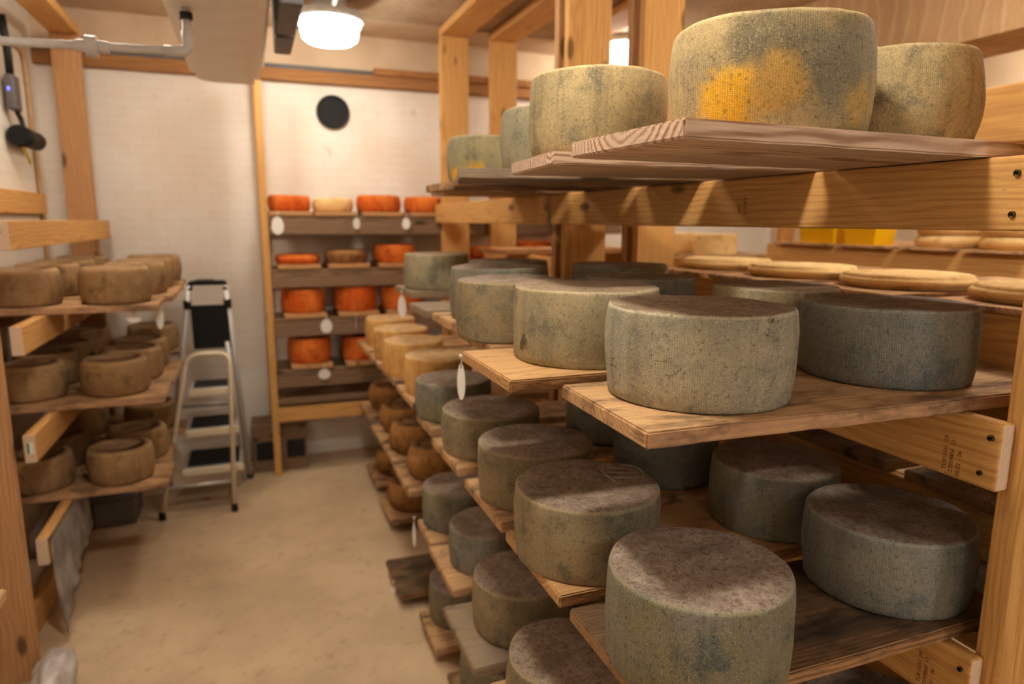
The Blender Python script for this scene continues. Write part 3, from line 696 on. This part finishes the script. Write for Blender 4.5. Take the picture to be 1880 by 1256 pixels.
# small far shelf with yellow cheeses
rackY = empty('shelving_rack', 'low distant pine stand at the end of the second aisle holding yellow cheese', 'rack', (3.2, 4.2, 0), 0, 'pine shelving racks')
bx('rail', 3.0, 3.04, 3.95, 5.3, 1.53, 1.66, M['pine_y'], rackY)
bx('rail', 3.56, 3.60, 3.95, 5.3, 1.53, 1.66, M['pine_y'], rackY)
for y in (4.0, 5.2):
    bx('post', 3.041, 3.13, y, y + .05, 0, 1.66, M['pine_z'], rackY); bx('post', 3.47, 3.559, y, y + .05, 0, 1.66, M['pine_z'], rackY)
for i, (y, mt, x, lb) in enumerate(((5.02, 'ch_yellow', 3.14, 'bright yellow wheel on the distant stand, leftmost'), (4.60, 'ch_pale', 3.16, 'pale wheel on the distant stand between the yellow one and the white wall'), (4.18, 'ch_pale', 3.16, 'pale wheel on the distant stand, rightmost of three'))):
    board(2.97, 3.66, y - .19, y + .19, 1.69, M['board'], ['board under the bright yellow wheel on the distant stand', 'board under the middle pale wheel on the distant stand', 'board under the rightmost pale wheel on the distant stand'][i], .0295, 'boards of the distant stand', seed=130 + i)
    wheel(x, y, 1.6905, .155, .15, mt, lb, 'wheels on the distant stand', 133 + i, n=40)

# ------------------------------------------------------------------ left rack
rackL = empty('shelving_rack', 'pine shelving rack against the left wall, loaded with brown natural-rind wheels', 'rack', (-.93, 3.14, 0), 0, 'pine shelving racks')
LZ = {'A': 1.505, 'B': 1.03, 'C': .55}
for zt in (1.472, .997, .517):
    rl = bx('rail', -.968, -.922, 3.40, 5.55, zt - .125, zt, M['pine_y'], rackL)
    bx('rail', -1.298, -1.26, 3.40, 5.55, zt - .125, zt, M['pine_y'], rackL)
    if zt == .997:
        s = link('paper_label', box_bm(.022, .002, .05, 0), M['tag'], rl, (.004, -1.0757, .005))
        link('green_print', box_bm(.008, .001, .048, 0), M['green'], s, (-.009, -.0012, 0))
bx('rail', -.968, -.922, 3.38, 5.60, 1.79, 1.912, M['pine_y'], rackL)
bx('rail', -1.298, -1.255, 3.38, 5.45, 1.95, 2.085, M['pine_y'], rackL)
bx('bottom_rail', -1.07, -1.03, 3.30, 5.35, .002, .14, M['pine_y'], rackL)
bx('post', -1.16, -.937, 3.14, 3.19, 0, ZC - .01, M['pine_z_brown'], rackL)
bx('post', -1.135, -.969, 5.42, 5.47, 0, 3.10, M['pine_z_brown'], rackL)
bx('top_beam', -1.135, -.969, 3.2, 5.47, 3.102, 3.16, M['pine_y'], rackL)
nm = {'A': 'upper', 'B': 'middle', 'C': 'lowest'}
od = ['nearest', 'second', 'third', 'farthest']
LROW = {'A': [(3.78, 4.13, -.45), (4.20, 4.58, -.42), (4.60, 4.94, -.425), (5.07, 5.40, -.445)],
        'B': [(3.80, 4.16, -.455), (4.18, 4.50, -.45), (4.52, 4.82, -.452), (5.14, 5.41, -.456)],
        'C': [(3.86, 4.20, -.475), (4.22, 4.56, -.505), (4.86, 5.13, -.485), (5.24, 5.41, -.66)]}
for lv in 'ABC':
    for j, (y0, y1, xr) in enumerate(LROW[lv]):
        y = (y0 + y1) / 2 + (.03 if lv == 'B' and j == 0 else 0)
        board(-1.245, xr, y0, y1, LZ[lv], M['board'], '%s board on the %s shelf of the left rack' % (od[j], nm[lv]), .0325, 'boards of the left rack', seed=150 + j)
        dx = {'A': .05, 'B': 0, 'C': -.015}[lv]
        if not (lv == 'C' and j == 3):
            wheel(-.698 + dx + (0, .03, .03, .03)[j], y, LZ[lv] + .0005, .163, .178 if j else .182, 'ch_left', '%s brown wheel in the aisle row of the %s shelf on the left rack' % (od[j], nm[lv]), 'brown wheels on the left rack', 170 + j, bulge=.05, bev=.022, n=56)
        if not (lv == 'C' and j == 3): wheel(-1.072 + dx * .7, min(y, 5.245), LZ[lv] + .0005, .155, .178, 'ch_left', '%s brown wheel in the wall row of the %s shelf on the left rack' % (od[j], nm[lv]), 'brown wheels on the left rack', 190 + j, bulge=.05, bev=.022, n=56)
# near-left bay: only the tip of one board shows
bx('rail', -.968, -.922, 1.2, 2.22, .745, .867, M['pine_y'], rackL)
bx('post', -1.16, -.969, 1.22, 1.27, 0, 1.2, M['pine_z_brown'], rackL)
bx('post', -1.16, -.969, 2.17, 2.22, 0, 1.2, M['pine_z_brown'], rackL)
board(-1.28, -.694, 1.78, 2.16, .90, M['board'], 'tip of a sawn board poking in at the left edge of the picture', .0325, 'boards of the left rack', seed=210)

# things below the left rack
cr = empty('crate', 'grey plastic crate on the floor behind the lowest left shelf', 'crate', (-.90, 4.85, 0))
bm = bmesh.new(); box_bm(.24, .30, .17, .012, 2, bm, (0, 0, .086)); link('body', bm, M['crate'], cr)
link('rim', box_bm(.262, .322, .022, .006, 2, None, (0, 0, .185)), M['crate'], cr)
bm = bmesh.new(); gx = []
for i in range(25):
    u = i / 24; col_ = []
    for j in range(13):
        v = j / 12
        y_ = 3.41 + u * .72
        zb = .004 + .27 * u ** .45
        z_ = .508 + (zb - .508) * v
        x_ = -.9218 + .0016 + abs(mnoise.noise(Vector((y_ * 9, z_ * 3, 1.)))) * .05 * v + .02 * v
        col_.append(bm.verts.new((x_, y_ + mnoise.noise(Vector((u * 4, v * 4, 7))) * .015, z_)))
        if j == 0: col_[-1].co.x = -.9205
    gx.append(col_)
for a_, b_ in zip(gx, gx[1:]):
    for j in range(12): bm.faces.new((a_[j], b_[j], b_[j + 1], a_[j + 1]))
bmesh.ops.solidify(bm, geom=bm.faces[:], thickness=.003)
bmesh.ops.recalc_face_normals(bm, faces=bm.faces[:])
ps = link('plastic_sheet', bm, M['frost'], smooth=True)
tag(ps, 'cloudy plastic sheet hanging from the lowest rail of the left rack', 'plastic sheet')
bm = bmesh.new(); bmesh.ops.create_icosphere(bm, subdivisions=4, radius=1)
for v in bm.verts:
    n_ = mnoise.noise(v.co * 2.2) * .16 + mnoise.noise(v.co * 5) * .08
    c = v.co * (1 + n_); z = max(-.55, c.z)
    v.co = Vector((c.x * .075, c.y * .16, (z + .55) * .105))
bg = link('plastic_bag', bm, M['frost'], None, (-.855, 3.02, .001), smooth=True)
tag(bg, 'crumpled cloudy plastic bag on the floor at the foot of the near left post', 'bag')

# ------------------------------------------------------------------ orange cheese rack on the back wall
rackO = empty('shelving_rack', 'pine rack along the back wall holding the orange wheels', 'rack', (.1, 5.3, 0), 0, 'pine shelving racks')
OZ = [1.985, 1.60, 1.235, .85]
for zt in OZ:
    bx('rail', .13, 3.0, 5.262, 5.30, zt - .033 - .135, zt - .033, M['cabinet'], rackO)
    bx('rail', .13, 3.0, 5.66, 5.70, zt - .033 - .135, zt - .033, M['cabinet'], rackO)
bx('rail', .13, 3.0, 5.262, 5.30, .555, .60, M['cabinet'], rackO)
bx('rail', .13, 3.0, 5.262, 5.30, .42, .53, M['pine_x'], rackO)
bx('rail', .13, 3.0, 5.66, 5.70, .42, .60, M['cabinet'], rackO)
bx('post', .078, .129, 5.27, 5.33, 0, 2.94, M['pine_z'], rackO)
bx('post', .078, .129, 5.655, 5.70, 0, 2.94, M['pine_z'], rackO)
bx('post', 2.50, 2.55, 5.302, 5.36, 0, 2.94, M['pine_z'], rackO)
bx('post', 2.50, 2.55, 5.60, 5.655, 0, 2.94, M['pine_z'], rackO)
ORG = [
 # level, x, radius, height, material, label
 (0, .285, .155, .115, 'ch_orange', 'orange wheel at the left end of the top back shelf, over the large oval tag'),
 (0, .60, .15, .10, 'ch_pale', 'pale yellow wheel between two orange wheels on the top back shelf'),
 (0, .945, .17, .125, 'ch_orange', 'orange wheel in the middle of the top back shelf'),
 (0, 1.31, .165, .12, 'ch_orange', 'dark-orange wheel on the top back shelf, right beside the pine rack post'),
 (1, .325, .165, .07, 'ch_orange', 'flat thin orange wheel at the left of the second back shelf'),
 (1, .685, .165, .10, 'ch_darkwheel', 'dull brown wheel on the second back shelf between two orange wheels'),
 (1, 1.06, .165, .14, 'ch_orange', 'bright orange wheel on the second back shelf, just left of the farthest grey wheel'),
 (1, 1.80, .165, .12, 'ch_orange', 'orange wheel glimpsed between the portal posts, left one'),
 (1, 2.24, .155, .16, 'ch_orange', 'orange wheel glimpsed right of the second portal post'),
 (2, .355, .165, .18, 'ch_orange', 'orange wheel at the left of the third back shelf'),
 (2, .745, .165, .19, 'ch_orange', 'orange wheel in the middle of the third back shelf'),
 (2, 1.11, .17, .18, 'ch_orange', 'orange wheel of the third back shelf partly behind the oval tag'),
 (3, .385, .165, .19, 'ch_orange', 'orange wheel at the left of the lowest orange row'),
 (3, .785, .165, .18, 'ch_orange', 'orange wheel of the lowest orange row behind the tan wheels'),
]
for i, (lv, x, r, h, mt, lb) in enumerate(ORG):
    board(x - .148, x + .155, 5.25, 5.70, OZ[lv], M['board_y'], 'board end below the ' + lb.split(',')[0].replace(', over', ''), .0325, 'boards of the back rack', seed=230 + i)
    wheel(x, 5.43, OZ[lv] + .0005, r, h, mt, lb, 'wheels on the back rack', 250 + i, n=40, bulge=.04, bev=.02)
# vent box at the foot
vb = empty('vent_box', 'low brown box with two dark openings on the floor under the orange rack', 'box', (.13, 5.50, 0))
link('body', box_bm(.40, .26, .38, .008, 2, None, (0, .02, .191)), M['cabinet'], vb)
link('grille', box_bm(.16, .02, .14, .004, 1, None, (-.095, -.112, .17)), M['black'], vb)
link('grille', box_bm(.13, .02, .14, .004, 1, None, (.115, -.112, .17)), M['black'], vb)

# clock
ck = empty('wall_clock', 'round black clock-like disc high on the white back wall', 'clock', (.66, YB, 2.752))
link('rim', lathe_bm([(.10, .0), (.126, .0), (.126, .03), (.118, .04), (.108, .034), (.106, .024)], 48, None, (0, 0, 0), 'Y'), M['black'], ck, smooth=True)
link('face', lathe_bm([(0, .02), (.107, .02), (.107, .01), (0, .01)], 48, None, (0, 0, 0), 'Y'), M['charcoal'], ck)

# ------------------------------------------------------------------ evaporator and drain pipe
ev = empty('evaporator_unit', 'cream cooling unit hanging from the ceiling over the left aisle', 'cooling unit', (-.08, 3.4, 2.70))
bm = bmesh.new()
out = [(.19, -1.2), (.19, 1.12), (-.05, 1.12), (-.13, 1.09), (-.18, 1.0), (-.18, -1.2)]
lo = [bm.verts.new((x, y, 0)) for x, y in out]; hi = [bm.verts.new((x, y, .62)) for x, y in out]
bm.faces.new(lo[::-1]); bm.faces.new(hi)
for q in range(len(out)): bm.faces.new((lo[q], lo[(q + 1) % len(out)], hi[(q + 1) % len(out)], hi[q]))
bmesh.ops.recalc_face_normals(bm, faces=bm.faces[:])
bmesh.ops.bevel(bm, geom=[e for e in bm.edges if e.calc_face_angle(0) > .3 and max(v.co.z for v in e.verts) < .01], offset=.035, segments=4, affect='EDGES')
link('housing', bm, M['housing'], ev)
link('fan_shroud', box_bm(.085, .36, .36, .01, 2, None, (.293, .38, .25)), M['dark'], ev)
link('fan_shroud', box_bm(.095, .50, .36, .01, 2, None, (.288, -.09, .25)), M['dark'], ev)
link('fan_bracket', box_bm(.03, .9, .06, .004, 1, None, (.232, .1, .36)), M['white'], ev)
link('mounting_flange', box_bm(.02, 2.2, .05, .004, 1, None, (.2, -.05, .12)), M['white'], ev)
dp = empty('drain_pipe', 'white plastic drain pipe with a union and an elbow below the cooling unit', 'pipe', (0, 3.0, 0))
pz = 2.545
pts = fillet([(-.178, 0, 2.70), (-.178, 0, pz), (-1.296, .045, pz - .018)], .02, 6)
link('pipe', tube_bm(pts, .0155, 16), M['pvc'], dp, smooth=True)
bm = tube_bm(fillet([(-.178, 0, pz + .075), (-.178, 0, pz), (-.26, .003, pz - .002)], .03, 8), .0205, 16); link('elbow', bm, M['pvc'], dp, smooth=True)
link('collar', lathe_bm([(.0, -.012), (.023, -.012), (.023, .012), (0, .012)], 24, None, (-.178, 0, 2.672)), M['black'], dp)
bm = lathe_bm([(.0, -.05), (.021, -.05), (.023, -.02), (.037, -.018), (.037, .018), (.023, .02), (.021, .055), (0, .055)], 24, None, (-.50, .013, pz - .006), 'X'); link('union', bm, M['pvc'], dp, smooth=False)

# ------------------------------------------------------------------ electrics on the left wall
el = empty('pump_assembly', 'black pump cylinder with connector box and cable on the left wall', 'electrical device', (-1.25, 5.0, 2.4))
link('pump', lathe_bm([(0, -.30), (.05, -.30), (.056, -.28), (.056, .04), (.05, .06), (0, .06)], 28, None, (.02, -.02, .0), 'Y'), M['black'], el, smooth=False)
link('end_cap', lathe_bm([(0, .0), (.062, .0), (.062, .07), (.054, .085), (0, .085)], 28, None, (.02, -.025, .0), 'Y'), M['rubber'], el)
link('connector_box', box_bm(.05, .12, .20, .012, 2, None, (.0, -.03, .245)), M['dark'], el)
link('cable', tube_bm(fillet([(.0, -.10, .66), (.01, -.09, .5), (.0, -.05, .34)], .1), .022, 10), M['black'], el, smooth=True)
link('cable', tube_bm(fillet([(.0, -.0, .15), (.012, .03, .1), (.02, .01, .05)], .06), .014, 10), M['black'], el, smooth=True)
link('wire', tube_bm(fillet([(.02, -.05, -.05), (.03, -.02, -.09), (.03, .04, -.15)], .05), .008, 8), M['yellow_wire'], el, smooth=True)
link('status_light', lathe_bm([(0, .008), (.008, .006), (.01, 0), (0, 0)], 12, None, (.02, -.2, .245), 'X'), M['blue_led'], el)
cw = link('wall_conduit', tube_bm(fillet([(-1.285, 5.0, 2.98), (-1.285, 5.42, 2.97), (-1.285, 5.46, 2.0), (-1.285, 5.46, .1)], .08), .014, 10), M['conduit'], smooth=True)
tag(cw, 'thin tan conduit running down the left wall beside the brown post', 'conduit')

# ------------------------------------------------------------------ step ladder
ld = empty('step_ladder', 'folding step ladder with black treads standing open by the back wall', 'ladder', (-.39, 5.0, 0))
def lp(x, y, z): return (x + .39, y - 5.0, z)
for sx, x0, x1 in ((-1, -.65, -.395), (1, -.10, -.175)):
    link('rail', tube_bm([lp(x0, 5.30, .02), lp(x1, 5.01, 1.49)], .019, 14), M['alu'], ld, smooth=True)
    if sx > 0: link('inner_rail', tube_bm([lp(x0 - .035, 5.20, .02), lp(x1 - .012, 5.00, 1.10)], .014, 12), M['alu'], ld, smooth=True)
    link('rubber_foot', lathe_bm([(0, 0), (.025, 0), (.023, .045), (0, .045)], 16, None, lp(x0, 5.303, 0)), M['rubber'], ld)
    link('clamp', lathe_bm([(0, -.03), (.025, -.03), (.025, .03), (0, .03)], 16, None, lp(x1 + (x0 - x1) * .09, 5.036, 1.36)), M['black'], ld)
link('handle', tube_bm(fillet([lp(-.395, 5.01, 1.46), lp(-.392, 5.01, 1.505), lp(-.175, 5.01, 1.505), lp(-.175, 5.01, 1.46)], .03), .017, 12), M['rubber'], ld, smooth=True)
gp = link('grip', box_bm(.12, .04, .032, .01, 2, None, lp(-.30, 5.01, 1.512)), M['black'], ld)
link('red_mark', box_bm(.045, .003, .016, 0, 0, None, (.005, -.0215, .001)), M['red'], gp)
# cream rear frame: one bent tube
link('rear_frame', tube_bm(fillet([lp(-.63, 4.71, .03), lp(-.43, 4.86, 1.05), lp(-.17, 4.86, 1.05), lp(-.197, 4.70, .03)], .085, 8), .0155, 14), M['cream_tube'], ld, smooth=True)
for x, y in ((-.633, 4.708), (-.197, 4.70)):
    link('rubber_foot', lathe_bm([(0, 0), (.021, 0), (.02, .05), (0, .05)], 16, None, lp(x, y, 0)), M['rubber'], ld)
link('cross_bar', tube_bm([lp(-.60, 4.735, .20), lp(-.197, 4.735, .20)], .012, 10), M['alu'], ld, smooth=True)
bm = box_bm(.235, .02, .31, .012, 2); pad = link('back_pad', bm, M['charcoal'], ld, lp(-.283, 5.055, 1.20)); pad.rotation_euler = (.17, 0, 0)
for (z, yf, yr, xa, xb) in ((.80, 4.88, 5.12, -.43, -.165), (.53, 4.86, 5.17, -.465, -.15), (.27, 4.84, 5.22, -.50, -.135)):
    w_ = xb - xa; xm = (xa + xb) / 2
    st = link('step', box_bm(w_, yr - yf, .03, .008, 2, None), M['alu'], ld, lp(xm, (yf + yr) / 2, z))
    link('tread', box_bm(w_ - .04, yr - yf - .035, .006, .002, 1, None, (0, .006, .018)), M['charcoal'], st)
    link('step_lip', box_bm(w_ + .015, .03, .05, .008, 2, None, (0, -(yr - yf) / 2 - .012, -.01)), M['cream_tube'], st)
link('cross_bar', tube_bm([lp(-.545, 5.195, .62), lp(-.12, 5.195, .62)], .012, 10), M['alu'], ld, smooth=True)

# ------------------------------------------------------------------ oval tags
def oval_tag(x, y, z, w, h, rz, label, tilt=0.):
    """z = top of the cord; plate hangs below"""
    e = empty('cheese_tag', label, 'tag', (x, y, z), rz, 'white oval tags')
    bm = bmesh.new(); n = 28
    fr = [bm.verts.new((math.cos(2 * PI * i / n) * w / 2 * (1.0 - .12 * math.sin(2 * PI * i / n)), -.001, -.02 - h / 2 + math.sin(2 * PI * i / n) * h / 2)) for i in range(n)]
    bk = [bm.verts.new(v.co + Vector((0, .002, 0))) for v in fr]
    bm.faces.new(fr); bm.faces.new(bk[::-1])
    for i in range(n): bm.faces.new((fr[i], fr[(i + 1) % n], bk[(i + 1) % n], bk[i]))
    bmesh.ops.recalc_face_normals(bm, faces=bm.faces[:])
    link('plate', bm, M['tag'], e)
    link('cord', tube_bm([(0, 0, .004), (.004, -.002, -.012), (0, -.002, -.034)], .0022, 8), M['cord'], e, smooth=True)
    link('pin', lathe_bm([(0, -.004), (.005, -.004), (.005, .008), (0, .008)], 10, None, (0, 0, 0), 'X'), M['alu'], e)
    return e
oval_tag(.528, 1.79, 1.552, .030, .105, -1.05, 'white oval tag hanging from the second middle-shelf board, nearest of all tags')
oval_tag(.738, 3.60, 1.552, .044, .12, -.2, 'white oval tag hanging in front of the orange wheels, below the farthest grey wheel')
oval_tag(.598, 3.30, .07, .02, .05, -.4, 'narrow tag on the bare dark bottom board, lower of the pair near the floor')
oval_tag(.652, 3.02, .535, .022, .13, -1.1, 'narrow tag hanging below the fourth shelf, upper of the pair near the floor')
oval_tag(-.474, 4.05, 1.488, .04, .125, .4, 'white oval tag at the end of the nearest upper board on the left rack')
oval_tag(-.565, 3.838, 1.488, .062, .06, 0, 'small square-looking white tag below the nearest upper board on the left rack')
oval_tag(.19, 5.246, 1.968, .085, .13, 0, 'largest white oval tag, hanging from the left end of the top back shelf')
oval_tag(.748, 5.246, 1.965, .055, .09, .3, 'white tag below the top back shelf, left of the middle orange wheel')
oval_tag(1.12, 5.246, 1.965, .06, .09, -.3, 'white tag below the top back shelf, right of the middle orange wheel')
oval_tag(.50, 5.246, 1.215, .085, .11, .1, 'white tag hanging between two orange wheels of the third back shelf')
oval_tag(.47, 5.246, .833, .09, .08, .1, 'white tag hanging below the lowest orange row')
oval_tag(.72, 5.246, 1.22, .03, .11, 1.2, 'thin edge-on tag in front of the lowest orange row')

# ------------------------------------------------------------------ world and render look
w = bpy.data.worlds.new('world'); scn.world = w; w.use_nodes = True
bgn = w.node_tree.nodes['Background']; bgn.inputs[0].default_value = (.5, .45, .42, 1); bgn.inputs[1].default_value = .03
scn.view_settings.view_transform = 'Standard'
scn.view_settings.look = 'None'
scn.view_settings.exposure = 0.1
scn.view_settings.gamma = .94
scn.cycles.use_denoising = True; scn.cycles.use_light_tree = False
scn.cycles.max_bounces = 6; scn.cycles.diffuse_bounces = 4; scn.cycles.glossy_bounces = 2; scn.cycles.transmission_bounces = 2
scn.cycles.use_adaptive_sampling = True; scn.cycles.adaptive_threshold = .05; scn.cycles.adaptive_min_samples = 16
scn.cycles.caustics_reflective = False; scn.cycles.caustics_refractive = False
scn.cycles.sample_clamp_indirect = 6
